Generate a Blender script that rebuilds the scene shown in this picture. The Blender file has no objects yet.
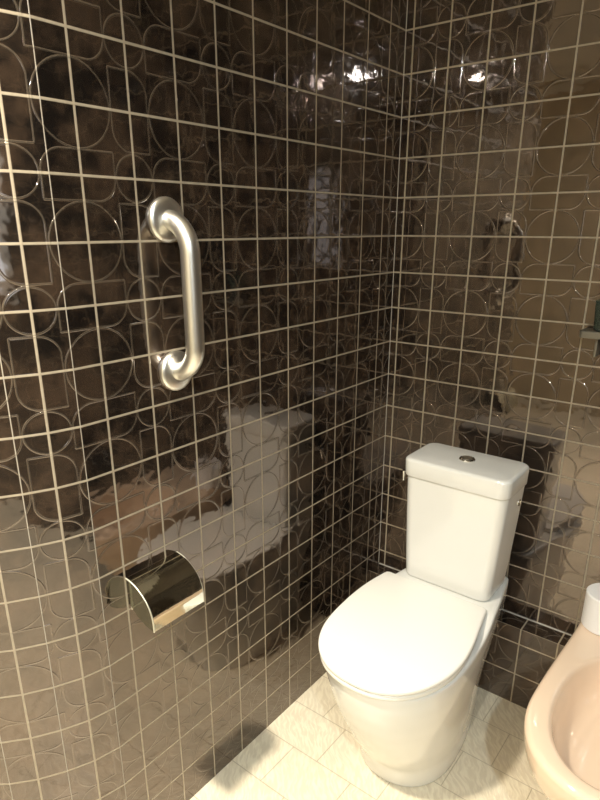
import bpy, bmesh, math, random
from mathutils import Vector, Matrix
PI = math.pi
S = 0.11            # one wall tile in metres
FZ = 12.93          # floor lies this many tiles below grout row 0
RH = 0.9818         # row height in tiles
def P(x, y, z): return Vector((x*S, y*S, (z+FZ)*S))
scene = bpy.context.scene
C = scene.collection

# ------------------------------------------------------------------ materials
class N:
    """tiny expression builder for shader math"""
    def __init__(s, nt, sock): s.nt, s.s = nt, sock
    def _op(s, op, *a):
        n = s.nt.nodes.new('ShaderNodeMath'); n.operation = op
        for i, v in enumerate((s,)+a):
            if isinstance(v, N): s.nt.links.new(v.s, n.inputs[i])
            else: n.inputs[i].default_value = v
        return N(s.nt, n.outputs[0])
    def __add__(s, o): return s._op('ADD', o)
    def __sub__(s, o): return s._op('SUBTRACT', o)
    def __mul__(s, o): return s._op('MULTIPLY', o)
    def abs(s): return s._op('ABSOLUTE')
    def sqrt(s): return s._op('SQRT')
    def min(s, o): return s._op('MINIMUM', o)
    def max(s, o): return s._op('MAXIMUM', o)
    def lt(s, o): return s._op('LESS_THAN', o)
    def gt(s, o): return s._op('GREATER_THAN', o)
    def floor(s): return s._op('FLOOR')
    def wrap(s, hi, lo): return s._op('WRAP', hi, lo)
    def ramp(s, a, b, c=0.0, d=1.0):
        n = s.nt.nodes.new('ShaderNodeMapRange'); n.interpolation_type = 'SMOOTHSTEP'
        s.nt.links.new(s.s, n.inputs[0])
        for i, v in enumerate((a, b, c, d)): n.inputs[i+1].default_value = v
        return N(s.nt, n.outputs[0])
def new_mat(name):
    m = bpy.data.materials.new(name); m.use_nodes = True
    nt = m.node_tree; b = nt.nodes['Principled BSDF']
    return m, nt, b
def mix(nt, f, a, b):
    n = nt.nodes.new('ShaderNodeMix'); n.data_type = 'RGBA'
    if isinstance(f, N): nt.links.new(f.s, n.inputs[0])
    else: n.inputs[0].default_value = f
    for k, v in ((6, a), (7, b)):
        if isinstance(v, tuple): n.inputs[k].default_value = (*v, 1)
        else: nt.links.new(v, n.inputs[k])
    return n.outputs[2]
def noise(nt, vec, scale, detail=2, rough=.5, out='Fac'):
    n = nt.nodes.new('ShaderNodeTexNoise'); n.inputs['Scale'].default_value = scale
    n.inputs['Detail'].default_value = detail; n.inputs['Roughness'].default_value = rough
    if vec is not None: nt.links.new(vec, n.inputs['Vector'])
    return N(nt, n.outputs[0 if out == 'Fac' else 1])
def uv_xy(nt):
    n = nt.nodes.new('ShaderNodeUVMap'); n.uv_map = 'UVMap'
    s = nt.nodes.new('ShaderNodeSeparateXYZ'); nt.links.new(n.outputs[0], s.inputs[0])
    return n.outputs[0], N(nt, s.outputs[0]), N(nt, s.outputs[1])
def simple(name, col, rough=.4, metal=0, coat=0, ior=1.5, bump=None):
    m, nt, b = new_mat(name)
    b.inputs['Base Color'].default_value = (*col, 1); b.inputs['Roughness'].default_value = rough
    b.inputs['Metallic'].default_value = metal; b.inputs['Coat Weight'].default_value = coat
    b.inputs['IOR'].default_value = ior
    if bump:
        sc, dist = bump
        tc = nt.nodes.new('ShaderNodeTexCoord')
        bn = nt.nodes.new('ShaderNodeBump'); bn.inputs['Distance'].default_value = dist; bn.inputs['Strength'].default_value = 1
        nt.links.new(noise(nt, tc.outputs['Object'], sc, 3).s, bn.inputs['Height'])
        nt.links.new(bn.outputs[0], b.inputs['Normal'])
    return m

def tile_material(name, cut_from=None):
    """square glazed tiles with raised circles and leaf pads; u,v are in tiles"""
    m, nt, b = new_mat(name)
    vec, u, v = uv_xy(nt)
    x0, y0 = u.wrap(1, -1), v.wrap(1, -1)
    x1, y1 = (u+1).wrap(1, -1), (v+1).wrap(1, -1)
    def circ(x, y, r): return (x*x+y*y).sqrt()-r
    def leaf(x, y, a, h, rr, sgn):
        k = (x*y*sgn).gt(0)                       # 1 where the corner is round
        r = k*(rr-.015)+.015
        qx, qy = (x.abs()-a)+r, (y.abs()-h)+r
        px, py = qx.max(0), qy.max(0)
        return (px*px+py*py).sqrt()+qx.max(qy).min(0)-r
    d = circ(x0, y0, .615).min(circ(x1, y1, .365))
    d = d.min(leaf(x1, y0, .355, .60, .34, 1)).min(leaf(x0, y1, .61, .37, .34, -1))
    # joints
    gx = ((u+.5).wrap(1, 0)-.5).abs(); gy = ((v+.5).wrap(1, 0)-.5).abs()
    g = gx.min(gy)
    grout = g.ramp(.014, .026, 1, 0)
    if cut_from is not None:                       # tiles cut in half round the curve
        hx = (u.wrap(1, 0)-.5).abs()
        cut = hx.ramp(.004, .012, 1, 0)*u.lt(cut_from)
        joint = grout.max(cut)
    else:
        cut = None; joint = grout
    rim = d.abs().ramp(.006, .021, 1, 0)
    pad = d.ramp(-.03, .0, 1, 0)
    # glaze clouds
    n1 = noise(nt, vec, 1.1, 3, .55); n2 = noise(nt, vec, 3.4, 2, .5)
    f = (n1*.65+n2*.35).ramp(.40, .62)
    glaze = mix(nt, f, (.008, .0065, .0055), (.040, .026, .017))
    col = mix(nt, rim*.6, glaze, (.10, .08, .058))
    nj = noise(nt, vec, 6, 2).ramp(.3, .7, .75, 1)
    gcol = mix(nt, nj, (.19, .16, .12), (.37, .31, .225))
    if cut: gcol = mix(nt, cut, gcol, (.36, .32, .26))
    col = mix(nt, joint, col, gcol)
    nt.links.new(col, b.inputs['Base Color'])
    rg = joint*.5+.045
    nt.links.new(rg.s, b.inputs['Roughness'])
    b.inputs['IOR'].default_value = 2.0; b.inputs['Specular Tint'].default_value = (1, .86, .78, 1)
    nt.links.new((joint*-1.4+2.3).s, b.inputs['IOR'])
    tr = nt.nodes.new('ShaderNodeCombineXYZ')
    nt.links.new(u.floor().s, tr.inputs[0]); nt.links.new(v.floor().s, tr.inputs[1])
    h = rim*.7+pad*.30+joint*.25+noise(nt, vec, 1.7, 1)*.9+noise(nt, vec, 4.5, 1)*.22
    bn = nt.nodes.new('ShaderNodeBump'); bn.inputs['Distance'].default_value = .0009; bn.inputs['Strength'].default_value = 1
    nt.links.new(h.s, bn.inputs['Height']); nt.links.new(bn.outputs[0], b.inputs['Normal'])
    return m
M_TILE = tile_material('brown_relief_tile')
M_TILE_CUT = tile_material('brown_relief_tile_curved', -10.0)

def floor_material():
    m, nt, b = new_mat('cream_floor_tile')
    vec, u, v = uv_xy(nt)
    row = v.floor()
    par = row.wrap(2, 0)
    uu = u-par.gt(.5)*.42
    gx = ((uu+.5).wrap(1, 0)-.5).abs()*1.81; gy = ((v+.5).wrap(1, 0)-.5).abs()*1.34
    j = gx.min(gy).ramp(.006, .015, 1, 0)
    xt, yt = u*1.81, v*1.34
    wob = noise(nt, vec, 1.6, 2)-.5
    cb = nt.nodes.new('ShaderNodeCombineXYZ')
    nt.links.new(((xt*.78+yt*.62)*13+wob*7).s, cb.inputs[0]); nt.links.new(((yt*.78-xt*.62)*2.6).s, cb.inputs[1])
    n = noise(nt, cb.outputs[0], 1, 2, .5)
    n3 = noise(nt, vec, 1.3, 2)
    streak = n.ramp(.40, .62)
    col = mix(nt, streak, (.69, .61, .455), (.81, .735, .56))
    col = mix(nt, n3.ramp(.3, .7, 0, .35), col, (.72, .63, .48))
    col = mix(nt, j*.75, col, (.40, .33, .22))
    nt.links.new(col, b.inputs['Base Color']); b.inputs['Roughness'].default_value = .35
    bn = nt.nodes.new('ShaderNodeBump'); bn.inputs['Distance'].default_value = .0008; bn.inputs['Strength'].default_value = .8
    nt.links.new((streak*.8-j).s, bn.inputs['Height']); nt.links.new(bn.outputs[0], b.inputs['Normal'])
    return m
M_FLOOR = floor_material()
M_CERAMIC = simple('white_glazed_ceramic', (.76, .745, .69), .07, coat=.4)
M_SEAT = simple('white_seat_plastic', (.80, .77, .70), .22)
M_BIDET = simple('beige_glazed_ceramic', (.80, .615, .45), .08, coat=.4)
M_CHROME = simple('polished_chrome', (.78, .76, .70), .09, 1)
M_STEEL = simple('satin_steel', (.82, .80, .74), .33, 1)
M_HOLD = simple('polished_steel_sheet', (.74, .74, .66), .06, 1, bump=(18, .0006))
M_SIDE = simple('dimmed_steel_side', (.42, .44, .37), .12, 1, bump=(30, .0012))  # base colour darkened to imitate a dimmer reflection on the side plates
M_EDGE = simple('pale_metal_edge', (.66, .64, .53), .45, .8)
M_PAPER = simple('toilet_paper', (.83, .80, .77), .9, bump=(250, .0003))
M_CARD = simple('cardboard_core', (.42, .34, .25), .9)
M_CAULK = simple('white_silicone', (.50, .47, .41), .5)
M_PAINT = simple('beige_wall_paint', (.68, .57, .39), .7, bump=(60, .0004))
M_CEIL = simple('ceiling_paint', (.70, .66, .58), .8, bump=(80, .0003))
M_SHELF = simple('grey_metal', (.20, .18, .14), .45, .5)
M_GLASS = simple('green_glass', (.35, .45, .38), .03)
M_GLASS.node_tree.nodes['Principled BSDF'].inputs['Transmission Weight'].default_value = .9
M_FRAME = simple('guessed_frame_white', (.7, .7, .68), .4)
def emit(name, col, st):
    m, nt, b = new_mat(name)
    b.inputs['Base Color'].default_value = (.8, .8, .8, 1)
    b.inputs['Emission Color'].default_value = (*col, 1); b.inputs['Emission Strength'].default_value = st
    return m

# ------------------------------------------------------------------ mesh helpers
def link(name, bm, mat, parent=None, smooth=True, sharp=40):
    bmesh.ops.recalc_face_normals(bm, faces=bm.faces)
    me = bpy.data.meshes.new(name); bm.to_mesh(me); bm.free()
    me.materials.append(mat)
    if smooth:
        for p in me.polygons: p.use_smooth = True
        me.set_sharp_from_angle(angle=math.radians(sharp))
    o = bpy.data.objects.new(name, me); C.objects.link(o)
    if parent: o.parent = parent; o.matrix_parent_inverse = Matrix.Translation(-parent.location)
    return o
def thing(name, label, cat, loc, group=None):
    o = bpy.data.objects.new(name, None); C.objects.link(o); o.location = loc
    o.empty_display_size = .05
    o['label'] = label; o['category'] = cat
    if group: o['group'] = group
    return o
def loft(bm, rings, cap0=True, cap1=True, close=False):
    vs = [[bm.verts.new(p) for p in r] for r in rings]
    n = len(rings[0]); pairs = list(zip(vs, vs[1:]))
    if close: pairs.append((vs[-1], vs[0]))
    for a, b in pairs:
        for i in range(n): bm.faces.new((a[i], a[(i+1) % n], b[(i+1) % n], b[i]))
    if cap0 and not close: bm.faces.new(vs[0])
    if cap1 and not close: bm.faces.new(vs[-1])
def resample(pts, n):
    L = [0]
    for a, b in zip(pts, pts[1:]+pts[:1]): L.append(L[-1]+math.dist(a, b))
    out = []; k = 0; q = pts+pts[:1]
    for i in range(n):
        t = L[-1]*i/n
        while L[k+1] < t: k += 1
        f = (t-L[k])/max(L[k+1]-L[k], 1e-9)
        out.append((q[k][0]+(q[k+1][0]-q[k][0])*f, q[k][1]+(q[k+1][1]-q[k][1])*f))
    return out
def sstep(t): t = max(0, min(1, t)); return t*t*(3-2*t)
def lerp(a, b, t): return a+(b-a)*t
def interp(tab, z):
    if z <= tab[0][0]: return tab[0][1:]
    for a, b in zip(tab, tab[1:]):
        if z <= b[0]:
            t = (z-a[0])/(b[0]-a[0]); return [lerp(p, q, t) for p, q in zip(a[1:], b[1:])]
    return tab[-1][1:]
def half_to_full(h, cx):
    """h: points (dx,y) from back centre to front centre on +x side"""
    r = [(cx+x, y) for x, y in h]
    l = [(cx-x, y) for x, y in reversed(h[1:-1])]
    return r+l
def pan_outline(cx, yb, wb, wm, ym, yf, rc=.25, e=2.3, n=96, ys=None):
    """back edge at yb half width wb, swelling to wm at ym, superellipse to front yf"""
    h = [(0, yb), (wb*.5, yb)]
    for i in range(7):
        a = i/6*PI/2; h.append((wb-rc+rc*math.sin(a), yb-rc+rc*math.cos(a)))
    ys = yb-rc if ys is None else ys
    for i in range(1, 13):
        t = i/12; y = lerp(yb-rc, ym, t); h.append((lerp(wb, wm, math.sin(max(0, min(1, (y-ys)/(ym-ys)))*PI/2)), y))
    for i in range(1, 25):
        a = i/24*PI/2
        h.append((wm*max(math.cos(a), 0)**(2/e), ym+(yf-ym)*math.sin(a)**(2/e)))
    return resample(half_to_full(h, cx), n)
def rrect(x0, x1, y0, y1, r, n=8):
    out = []
    for cx, cy, a0 in ((x1-r, y1-r, 0), (x0+r, y1-r, PI/2), (x0+r, y0+r, PI), (x1-r, y0+r, 1.5*PI)):
        for i in range(n+1):
            a = a0+PI/2*i/n; out.append((cx+r*math.cos(a), cy+r*math.sin(a)))
    return out
def ringz(pts, z): return [P(x, y, z) for x, y in pts]
def inset(pts, d):
    """shrink outline by d towards its inside"""
    n = len(pts); out = []
    area = sum(pts[i][0]*pts[(i+1) % n][1]-pts[(i+1) % n][0]*pts[i][1] for i in range(n))
    s = 1 if area > 0 else -1
    for i in range(n):
        a, b = pts[i-1], pts[(i+1) % n]
        tx, ty = b[0]-a[0], b[1]-a[1]; l = math.hypot(tx, ty) or 1
        out.append((pts[i][0]-s*ty/l*d, pts[i][1]+s*tx/l*d))
    return out
def slab_rings(pts, z0, z1, r=.05, k=4):
    """rounded-edge slab from outline"""
    rs = []
    for i in range(k+1):
        a = i/k*PI/2; rs.append(ringz(inset(pts, r*(1-math.sin(a))), z0+r*(1-math.cos(a))))
    for i in range(k+1):
        a = i/k*PI/2; rs.append(ringz(inset(pts, r*(1-math.cos(a))), z1-r*(1-math.sin(a))))
    return rs
def lathe(bm, prof, origin, axis, n=40, caps=True, closed=False):
    """prof: (radius, along) in metres"""
    ax = Vector(axis).normalized()
    t = Vector((0, 0, 1)) if abs(ax.z) < .9 else Vector((1, 0, 0))
    e1 = ax.cross(t).normalized(); e2 = ax.cross(e1)
    rings = [[origin+ax*h+(e1*math.cos(2*PI*i/n)+e2*math.sin(2*PI*i/n))*r for i in range(n)] for r, h in prof]
    loft(bm, rings, caps, caps, closed)
def box(bm, a, b):
    x0, y0, z0 = a; x1, y1, z1 = b
    vs = [bm.verts.new(P(x, y, z)) for z in (z0, z1) for x, y in ((x0, y0), (x1, y0), (x1, y1), (x0, y1))]
    for f in ((0, 1, 2, 3), (4, 5, 6, 7), (0, 1, 5, 4), (1, 2, 6, 5), (2, 3, 7, 6), (3, 0, 4, 7)): bm.faces.new([vs[i] for i in f])
def tube(bm, path, r, n=24, caps=True):
    rings = []; prev = None
    for i, p in enumerate(path):
        t = (path[min(i+1, len(path)-1)]-path[max(i-1, 0)]).normalized()
        if prev is None: e = t.orthogonal().normalized()
        else: e = (prev-t*prev.dot(t)).normalized()
        prev = e; f = t.cross(e)
        rings.append([p+(e*math.cos(2*PI*k/n)+f*math.sin(2*PI*k/n))*r for k in range(n)])
    loft(bm, rings, caps, caps)

# ------------------------------------------------------------------ setting
CEIL = 9.1; XR = 16.0; YF = -32.0; XL = -13.0
def uvwall(name, quads, mat, kind='structure'):
    """quads: list of four (point, uv); all in one mesh with a UVMap in tiles"""
    bm = bmesh.new(); uvl = bm.loops.layers.uv.new('UVMap')
    for q in quads:
        f = bm.faces.new([bm.verts.new(p) for p, _ in q])
        for l, (_, w) in zip(f.loops, q): l[uvl].uv = w
    me = bpy.data.meshes.new(name); bm.to_mesh(me); bm.free(); me.materials.append(mat)
    o = bpy.data.objects.new(name, me); C.objects.link(o); o['kind'] = kind
    return o
def vquad(x0, y0, x1, y1, z0, z1, u0, u1, voff=0):
    v0, v1 = z0/RH+voff, z1/RH+voff
    return [(P(x0, y0, z0), (u0, v0)), (P(x1, y1, z0), (u1, v0)), (P(x1, y1, z1), (u1, v1)), (P(x0, y0, z1), (u0, v1))]
def wall_quads(x0, y0, x1, y1, u0, u1):
    zs = -8*RH
    hi = vquad(x0, y0, x1, y1, zs, CEIL, u0, u1)
    lo = [(P(x0, y0, -FZ), (u0, -12.97)), (P(x1, y1, -FZ), (u1, -12.97)), (P(x1, y1, zs), (u1, -8)), (P(x0, y0, zs), (u0, -8))]
    return [hi, lo]
# plan of the left wall: straight, then bending round in half-tile strips
plan = [(0, 0, -.256), (0, -9.79, -10.0), (0.0, -10.33, -10.5), (-.115, -10.85, -11.0), (-.325, -11.33, -11.5), (-.60, -11.79, -12.0)]
ang = 40; x, y, u = plan[-1]
while ang < 92:
    x -= .52*math.sin(math.radians(min(ang, 90))); y -= .52*math.cos(math.radians(min(ang, 90))); u -= .5
    plan.append((x, y, u)); ang += 9.5
plan.append((XL, y, u-(x-XL)))
uvwall('wall_left', [q for a, b in zip(plan, plan[1:]) for q in wall_quads(b[0], b[1], a[0], a[1], b[2], a[2])], M_TILE_CUT)
YC = y
uvwall('wall_back', wall_quads(0, 0, XR, 0, -.2224, XR-.2224), M_TILE)
uvwall('wall_right', [vquad(XR, 0, XR, YF, -FZ, CEIL, 0, 32)], M_TILE)
uvwall('wall_front', [vquad(XR, YF, XL, YF, -FZ, CEIL, 0, 20)], M_PAINT)
uvwall('wall_far_left', [vquad(XL, YF, XL, YC, -FZ, CEIL, 0, 20)], M_PAINT)
def flat(name, z, mat, up):
    pts = [(XL, YF), (XR, YF), (XR, 0), (XL, 0)]
    uvwall(name, [[(P(px, py, z), ((px-1.0)/1.81, (py+4.49)/1.34+20)) for px, py in pts]], mat)
flat('floor', -FZ, M_FLOOR, True); flat('ceiling', CEIL, M_CEIL, False)
# tiled plinth along the back wall
PT, PD = -10.41, .62
uf = lambda xx: xx-4.975
uvwall('trim_1', [
    [(P(0, -PD, -FZ), (uf(0), 0)), (P(XR, -PD, -FZ), (uf(XR), 0)), (P(XR, -PD, PT), (uf(XR), 2.48)), (P(0, -PD, PT), (uf(0), 2.48))],
    [(P(0, -PD, PT), (uf(0), 3.0)), (P(XR, -PD, PT), (uf(XR), 3.0)), (P(XR, 0, PT), (uf(XR), 3.62)), (P(0, 0, PT), (uf(0), 3.62))]], M_TILE)
bm = bmesh.new(); box(bm, (.0, -.012, PT+.02), (.012, .0, CEIL)); o = link('trim_3', bm, M_CAULK, smooth=False); o['kind'] = 'structure'
bm = bmesh.new(); box(bm, (0.03, -.035, PT), (XR-.02, -.0, PT+.02)); o = link('trim_2', bm, M_CAULK, smooth=False); o['kind'] = 'structure'

# ------------------------------------------------------------------ toilet
cx = 3.36
T = thing('toilet', 'white close-coupled toilet with closed lid standing on the cream floor in the tiled corner', 'toilet', P(cx, -3.5, -FZ))
ZR = -9.06
tab = [  # z, wb, wm, ym, yf, yb
    (-12.93, .74, 1.215, -3.7, -5.23, -.66), (-12.86, .73, 1.222, -3.7, -5.245, -.66), (-12.3, .73, 1.26, -3.8, -5.40, -.66),
    (-11.6, .78, 1.36, -4.0, -5.80, -.66), (-10.9, .87, 1.44, -4.2, -6.16, -.66), (-10.45, .97, 1.50, -4.35, -6.36, -.66),
    (-9.95, 1.09, 1.56, -4.5, -6.54, -.63), (-9.5, 1.17, 1.61, -4.6, -6.66, -.60), (ZR, 1.17, 1.63, -4.6, -6.74, -.60)]
bm = bmesh.new(); rings = []
zs = [-12.93, -12.9, -12.86]+[lerp(-12.8, ZR-.06, i/34) for i in range(35)]
for z in zs:
    wb, wm, ym, yf, yb = interp(tab, z)
    o_ = pan_outline(cx, yb, wb, wm, ym, yf, e=2.25, ys=-.9)
    if z == -12.93: o_ = inset(o_, .03)
    rings.append(ringz(o_, z))
wb, wm, ym, yf, yb = interp(tab, ZR)
o_ = pan_outline(cx, yb, wb, wm, ym, yf, e=2.25, ys=-.9)
for d_, z in ((.015, ZR-.02), (.05, ZR)): rings.append(ringz(inset(o_, d_), z))
for k in (.9, .75, .55, .35, .15): rings.append([P(cx+(x-cx)*k, -3.2+(y+3.2)*k, ZR) for x, y in o_])
def lift(p):      # the rim climbs to the shelf that carries the cistern
    zt = p.z/S-FZ; yt = p.y/S
    return Vector((p.x, p.y, p.z+.18*S*sstep((yt+3.5)/1.0)*sstep((zt-ZR+1.2)/1.2)))
loft(bm, [[lift(p) for p in r] for r in rings])
link('pan', bm, M_CERAMIC, T, sharp=50)
def ring_body(bm, levels):
    loft(bm, [ringz(rrect(a, b, c, d, r), z) for (a, b, c, d, r, z) in levels])
# cistern
bm = bmesh.new(); lv = []
B0 = (2.10, 4.50, -2.36, -.92); B1 = (1.99, 4.69, -2.42, -.86)
for i in range(5):
    a = i/4*PI/2; k = .10*(1-math.sin(a)); lv.append((B0[0]+k, B0[1]-k, B0[2]+k, B0[3]-k, .26, -8.88+.10*(1-math.cos(a))))
for t in (.1, .35, .6, .85, 1): lv.append((*[lerp(p, q, t**.8) for p, q in zip(B0, B1)], .26, lerp(-8.74, -5.88, t)))
ring_body(bm, lv); link('cistern', bm, M_CERAMIC, T, sharp=50)
bm = bmesh.new(); A = (1.93, 4.735, -2.475, -.83); lv = [(A[0]+.06, A[1]-.06, A[2]+.06, A[3]-.06, .24, -5.90), (A[0]+.015, A[1]-.015, A[2]+.015, A[3]-.015, .28, -5.885), (*A, .30, -5.86)]
for i in range(7):
    a = i/6*PI/2; k = .10*(1-math.cos(a)); lv.append((A[0]+k, A[1]-k, A[2]+k, A[3]-k, .27-k*.5, -5.49+.09*math.sin(a)))
k = .5; lv.append((A[0]+k, A[1]-k, A[2]+k, A[3]-k, .1, -5.385))
ring_body(bm, lv); link('cistern_lid', bm, M_CERAMIC, T, sharp=50)
bc = P(3.34, -1.64, -5.385)
bm = bmesh.new(); lathe(bm, [(.022, 0), (.0225, .002), (.021, .004), (.0165, .0042), (.016, .002), (.016, 0)], bc, (0, 0, 1))
fb = link('flush_button', bm, M_CHROME, T); fb['label'] = 'round chrome flush button'
bm = bmesh.new(); lathe(bm, [(.0155, .0005), (.0155, .0035), (.0145, .0045), (.004, .0048)], bc, (0, 0, 1)); link('button_cap', bm, M_STEEL, fb)
for nm, sx, yy, zz in (('inlet_plug', 1, -1.33, -6.32), ('inlet_valve', -1, -1.33, -6.32)):
    x_ = 4.665 if sx > 0 else 1.98
    bm = bmesh.new()
    if sx > 0: lathe(bm, [(.010, -.002), (.010, .002), (.0085, .003), (.006, .003), (.0055, .001), (.001, .001)], P(x_, yy, zz), (1, 0, 0), 28)
    else:
        lathe(bm, [(.010, -.002), (.010, .003), (.005, .004), (.005, .066)], P(1.985, yy, zz), (-1, 0, 0), 24)
        lathe(bm, [(.007, .006), (.007, -.016), (.0055, -.018), (.0055, -.026)], P(1.42, yy, zz), (0, 0, 1), 24)
    o = link(nm, bm, M_CHROME, T); o['label'] = 'small chrome water inlet cap'
# seat and lid
so = pan_outline(3.31, -2.60, 1.46, 1.67, -4.6, -6.86, rc=.12, e=2.3, n=128)
so = [(x-.12*sstep((y+5.2)/2.2), y) for x, y in so]
bm = bmesh.new(); inner = pan_outline(cx, -3.5, .9, 1.05, -4.75, -6.1, rc=.5, e=2.2, n=128)
r_ = slab_rings(inset(so, .03), ZR+.005, -8.925, .04)
loft(bm, r_+[ringz(inner, -8.925), ringz(inner, ZR+.005)], close=True)
link('seat', bm, M_SEAT, T, sharp=50)
bm = bmesh.new(); r_ = slab_rings(so, -8.905, -8.765, .055, 5)
r_ += [[P(3.31+(x-3.31)*k, -4.6+(y+4.6)*k, -8.765+h) for x, y in so] for k, h in ((.85, .010), (.6, .02), (.3, .025))]
loft(bm, r_); link('lid', bm, M_SEAT, T, sharp=50)

# ------------------------------------------------------------------ bidet
bx = 8.05
Bd = thing('bidet', 'beige glazed bidet with an open oval basin at the right edge, beside the white toilet', 'bidet', P(bx, -3.2, -FZ))
ZB = -9.15
def bid(z):
    tab = [(-12.93, .95, 1.05, -3.0, -4.3, -.64), (-12.3, .95, 1.08, -3.1, -4.5, -.64), (-11.4, 1.1, 1.25, -3.3, -5.0, -.64), (-10.7, 1.25, 1.45, -3.7, -5.6, -.64),
           (-10.40, 1.33, 1.53, -3.9, -5.86, -.6), (-10.1, 1.43, 1.61, -4.1, -6.08, -.35), (-9.8, 1.52, 1.665, -4.2, -6.22, -.2), (-9.5, 1.57, 1.69, -4.3, -6.33, -.2), (ZB, 1.58, 1.70, -4.3, -6.38, -.2)]
    wb, wm, ym, yf, yb = interp(tab, z)
    h = [(0, yb), (wb*.6, yb)]
    c0 = Vector((wb*.72, yb)); c1 = Vector((wb, yb-.42)); pc = Vector((wb, yb-.08))
    for i in range(9):
        t = i/8; h.append(tuple(c0*(1-t)**2+pc*2*t*(1-t)+c1*t*t))
    for i in range(1, 13):
        y_ = lerp(yb-.42, ym, i/12); h.append((lerp(wb, wm, sstep(i/12)), y_))
    for i in range(1, 25):
        a = i/24*PI/2; h.append((wm*max(math.cos(a), 0)**(2/2.25), ym+(yf-ym)*math.sin(a)**(2/2.25)))
    return resample(half_to_full(h, bx), 112)
def basin(g, dy0=0):
    h = []
    yb, yf, w, ym = -1.95-g-dy0, -6.0+g, 1.25-g, -4.0
    for i in range(25):
        a = i/24*PI/2; h.append((w*math.sin(a)**(2/2.3), ym+(yb-ym)*max(math.cos(a), 0)**(2/2.3)))
    for i in range(1, 25):
        a = i/24*PI/2; h.append((w*max(math.cos(a), 0)**(2/2.2), ym+(yf-ym)*math.sin(a)**(2/2.2)))
    return resample(half_to_full(h, bx), 112)
bm = bmesh.new()
rings = [ringz(bid(z), z) for z in [lerp(-12.93, ZB-.16, i/26) for i in range(27)]]
top = bid(ZB)
for i in range(1, 6):
    a = i/5*PI/2; rings.append(ringz(inset(top, .14*(1-math.cos(a))), ZB-.14*(1-math.sin(a))))
for i in range(5):
    a = i/4*PI/2; rings.append(ringz(basin(-.10+.12*math.sin(a)), ZB-.12*(1-math.cos(a))))
for g, dz in ((.06, .25), (.10, .45), (.16, .7), (.27, .95), (.42, 1.12), (.65, 1.22), (.95, 1.26)): rings.append(ringz(basin(g), ZB-dz))
loft(bm, rings); link('bidet_bowl', bm, M_BIDET, Bd, sharp=60)
bm = bmesh.new(); lathe(bm, [(.022, 0), (.022, .003), (.018, .004), (.004, .002)], P(bx, -3.9, ZB-1.255), (0, 0, 1)); link('drain', bm, M_CHROME, Bd)

# toilet roll
rc_ = P(6.98, -1.0, ZB+.012)
TR = thing('toilet_roll', 'white toilet paper roll standing upright on the rear corner of the beige bidet', 'toilet roll', rc_)
bm = bmesh.new(); R_, H_, r0 = .5*S, .93*S, .185*S
lathe(bm, [(r0, 0), (R_-.003, 0), (R_, .003), (R_, H_-.003), (R_-.003, H_), (r0, H_)], rc_, (0, 0, 1), 56, closed=True); link('paper', bm, M_PAPER, TR)
bm = bmesh.new(); lathe(bm, [(r0-.0012, .0005), (r0-.0001, .0005), (r0-.0001, H_-.0005), (r0-.0012, H_-.0005)], rc_, (0, 0, 1), 40, closed=True); link('cardboard_core', bm, M_CARD, TR)

# ------------------------------------------------------------------ grab bar
gy, gz1, gz0, off = -8.2, .35, -2.36, .60
G = thing('grab_bar', 'silver metal grab bar fixed upright on the dark tiled left wall above the paper holder', 'grab bar', P(0, gy, gz0))
path = []; rb = .55
path.append(P(0.03, gy, gz1)); 
ctr = (off-rb, gz1-rb)
for i in range(15):
    a = PI/2-i/14*PI/2; path.append(P(ctr[0]+rb*math.cos(a), gy, ctr[1]+rb*math.sin(a)))
for t in (.25, .5, .75): path.append(P(off, gy, lerp(gz1-rb, gz0+rb, t)))
for i in range(15):
    a = -i/14*PI/2; path.append(P(off-rb+rb*math.cos(a), gy, gz0+rb+rb*math.sin(a)))
path.append(P(0.03, gy, gz0))
bm = bmesh.new(); tube(bm, path,   .172*S, 32); link('bar', bm, M_STEEL, G)
for z in (gz1, gz0):
    bm = bmesh.new(); R = .385*S
    lathe(bm, [(R, 0), (R, .006), (R-.002, .0095), (R-.007, .012), (.2*S, .0145), (.16*S, .0145)], P(0.001, gy, z), (1, 0, 0), 48, closed=False)
    link('flange', bm, M_STEEL, G)

# ------------------------------------------------------------------ paper holder
H = thing('toilet_paper_holder', 'polished metal toilet paper holder with curved hood on the left wall below the grab bar', 'paper holder', P(0, -9.13, -6.8))
prof = [(0.02, -6.15), (.13, -6.165), (.26, -6.20), (.38, -6.26), (.50, -6.345), (.60, -6.44), (.68, -6.56), (.735, -6.70), (.76, -6.85), (.765, -7.04)]
y0, y1 = -9.74, -8.53
def sheet(bm, prof, t, ya, yb):
    n = len(prof); inn = []
    for i in range(n):
        a = prof[max(i-1, 0)]; b = prof[min(i+1, n-1)]; tx, tz = b[0]-a[0], b[1]-a[1]; l = math.hypot(tx, tz)
        inn.append((prof[i][0]+tz/l*t, prof[i][1]-tx/l*t))
    loop = prof+inn[::-1]
    loft(bm, [[P(x, yy, z) for x, z in loop] for yy in (ya, yb)])
bm = bmesh.new(); sheet(bm, prof, .035, y0-.035, y1+.035); hood = link('hood', bm, M_HOLD, H, sharp=50)
for yy in (y0, y1-.03):
    bm = bmesh.new()
    o2 = [(x-.008, z-.008) for x, z in prof]+[(.70, -7.10), (.45, -7.06), (.2, -6.94), (0.02, -6.78)]
    loft(bm, [[P(x, q, z) for x, z in o2] for q in (yy, yy+.03)])
    link('side_plate', bm, M_SIDE, H, smooth=False)
for yy in (y0-.035, y1+.035):
    bm = bmesh.new(); tube(bm, [P(x-.012, yy, z-.012) for x, z in prof], .017*S, 10); o = link('rolled_edge', bm, M_EDGE, hood)
bm = bmesh.new(); box(bm, (0.002, y0+.02, -6.9), (.02, y1-.02, -6.17)); link('back_plate', bm, M_STEEL, H, smooth=False)
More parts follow.
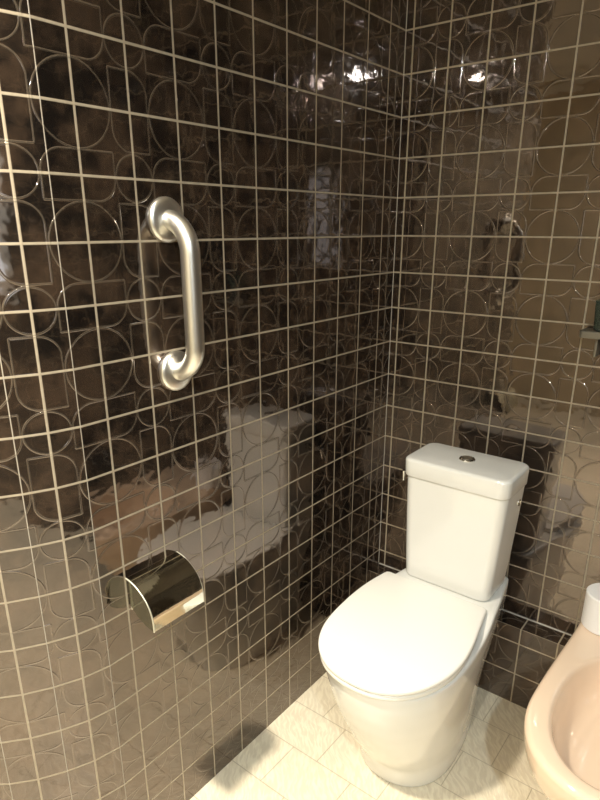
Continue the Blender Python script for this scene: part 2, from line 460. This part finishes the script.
bm = bmesh.new(); tube(bm, [P(.38, y0+.02, -6.75), P(.38, y1-.02, -6.75)], .1*S, 20); link('roller', bm, M_STEEL, H)

# ------------------------------------------------------------------ small shelf at the right edge
K = thing('wall_shelf', 'small grey metal shelf bracket on the back wall at the right edge', 'shelf', P(5.8, 0, -2.1))
bm = bmesh.new(); loft(bm, slab_rings(rrect(5.28, 6.6, -.6, -.01, .1), -2.20, -2.03, .03)); link('shelf_plate', bm, M_SHELF, K, sharp=50)
bm = bmesh.new(); loft(bm, slab_rings(rrect(5.62, 5.68, -.4, -.01, .02), -2.65, -2.18, .02)); link('bracket', bm, M_SHELF, K, sharp=50)
gl = P(5.78, -.38, -2.02)
GL = thing('drinking_glass', 'greenish glass tumbler standing on the small grey shelf at the right edge', 'glass', gl)
bm = bmesh.new(); lathe(bm, [(.001, .0008), (.024, .0008), (.027, .004), (.031, .075), (.0285, .075), (.025, .008), (.001, .006)], gl, (0, 0, 1), 40, caps=False); link('tumbler', bm, M_GLASS, GL)

# ------------------------------------------------------------------ window added unseen on the right for the bluish wall reflections
def guessed_window(idx, x, ya, yb, za, zb, col, st):
    bm = bmesh.new(); box(bm, (x-.06, ya, za), (x-.02, yb, zb)); o = link('guessed_window_%d' % idx, bm, emit('guessed_glow_pane', col, st), smooth=False); o['kind'] = 'structure'
    bm = bmesh.new(); t = .35
    for a in (((x-.2, ya-t, za-t), (x-.01, yb+t, za)), ((x-.2, ya-t, zb), (x-.01, yb+t, zb+t)), ((x-.2, ya-t, za), (x-.01, ya, zb)), ((x-.2, yb, za), (x-.01, yb+t, zb))): box(bm, *a)
    f = link('guessed_window_frame', bm, M_FRAME, smooth=False); f.parent = o
guessed_window(1, XR, -19.6, -17.2, -2.0, 3.2, (.70, .84, 1.0), 1.2)

# ------------------------------------------------------------------ lamps
def lamp(name, x, y, z, r, power, col):
    l = bpy.data.lights.new(name, 'AREA'); l.shape = 'DISK'; l.size = 2*r*S; l.energy = power; l.color = col
    o = bpy.data.objects.new(name, l); C.objects.link(o); o.location = P(x, y, z)
    return o
def spot(name, x, y, z, power, col, size, aim=(0, 0)):
    l = bpy.data.lights.new(name, 'SPOT'); l.energy = power; l.color = col; l.shadow_soft_size = .055
    l.spot_size = math.radians(size); l.spot_blend = 1
    o = bpy.data.objects.new(name, l); C.objects.link(o); o.location = P(x, y, z)
    o.rotation_euler = (math.radians(aim[0]), math.radians(aim[1]), 0)
spot('downlight', 1.1, -14.6, 9.0, 195, (1, .91, .76), 96, (4, 0))
lamp('downlight', 8.7, -25.0, 9.0, .34, 16, (.96, .97, .92))
lamp('downlight', 14.5, -20.0, 9.0, .34, 20, (.80, .93, 1.0))
w = bpy.data.worlds.new('world'); scene.world = w; w.use_nodes = True
w.node_tree.nodes['Background'].inputs[0].default_value = (.5, .45, .4, 1); w.node_tree.nodes['Background'].inputs[1].default_value = .2

# ------------------------------------------------------------------ camera
f_, c_, a_ = 604.7566, (8.8453, -15.6724, .2316), (-.6698, -.3353, -.0004)
yaw, pit, rol = a_
fw = Vector((math.sin(yaw)*math.cos(pit), math.cos(yaw)*math.cos(pit), math.sin(pit)))
rt = Vector((math.cos(yaw), -math.sin(yaw), 0)); up = rt.cross(fw)
r2 = rt*math.cos(rol)+up*math.sin(rol); u2 = -rt*math.sin(rol)+up*math.cos(rol)
cam = bpy.data.cameras.new('camera'); co = bpy.data.objects.new('camera', cam); C.objects.link(co)
Mx = Matrix((r2, u2, -fw)).transposed().to_4x4(); Mx.translation = P(*c_); co.matrix_world = Mx
cam.sensor_fit = 'VERTICAL'; cam.sensor_height = 24; cam.lens = 24*f_/800
cam.shift_x = (300-295.2658)/800; cam.shift_y = (437.7176-400)/800; cam.clip_start = .01
scene.camera = co
vs = scene.view_settings; vs.view_transform = 'Standard'; vs.look = 'None'; vs.gamma = 1; vs.use_curve_mapping = False; vs.exposure = 1.0
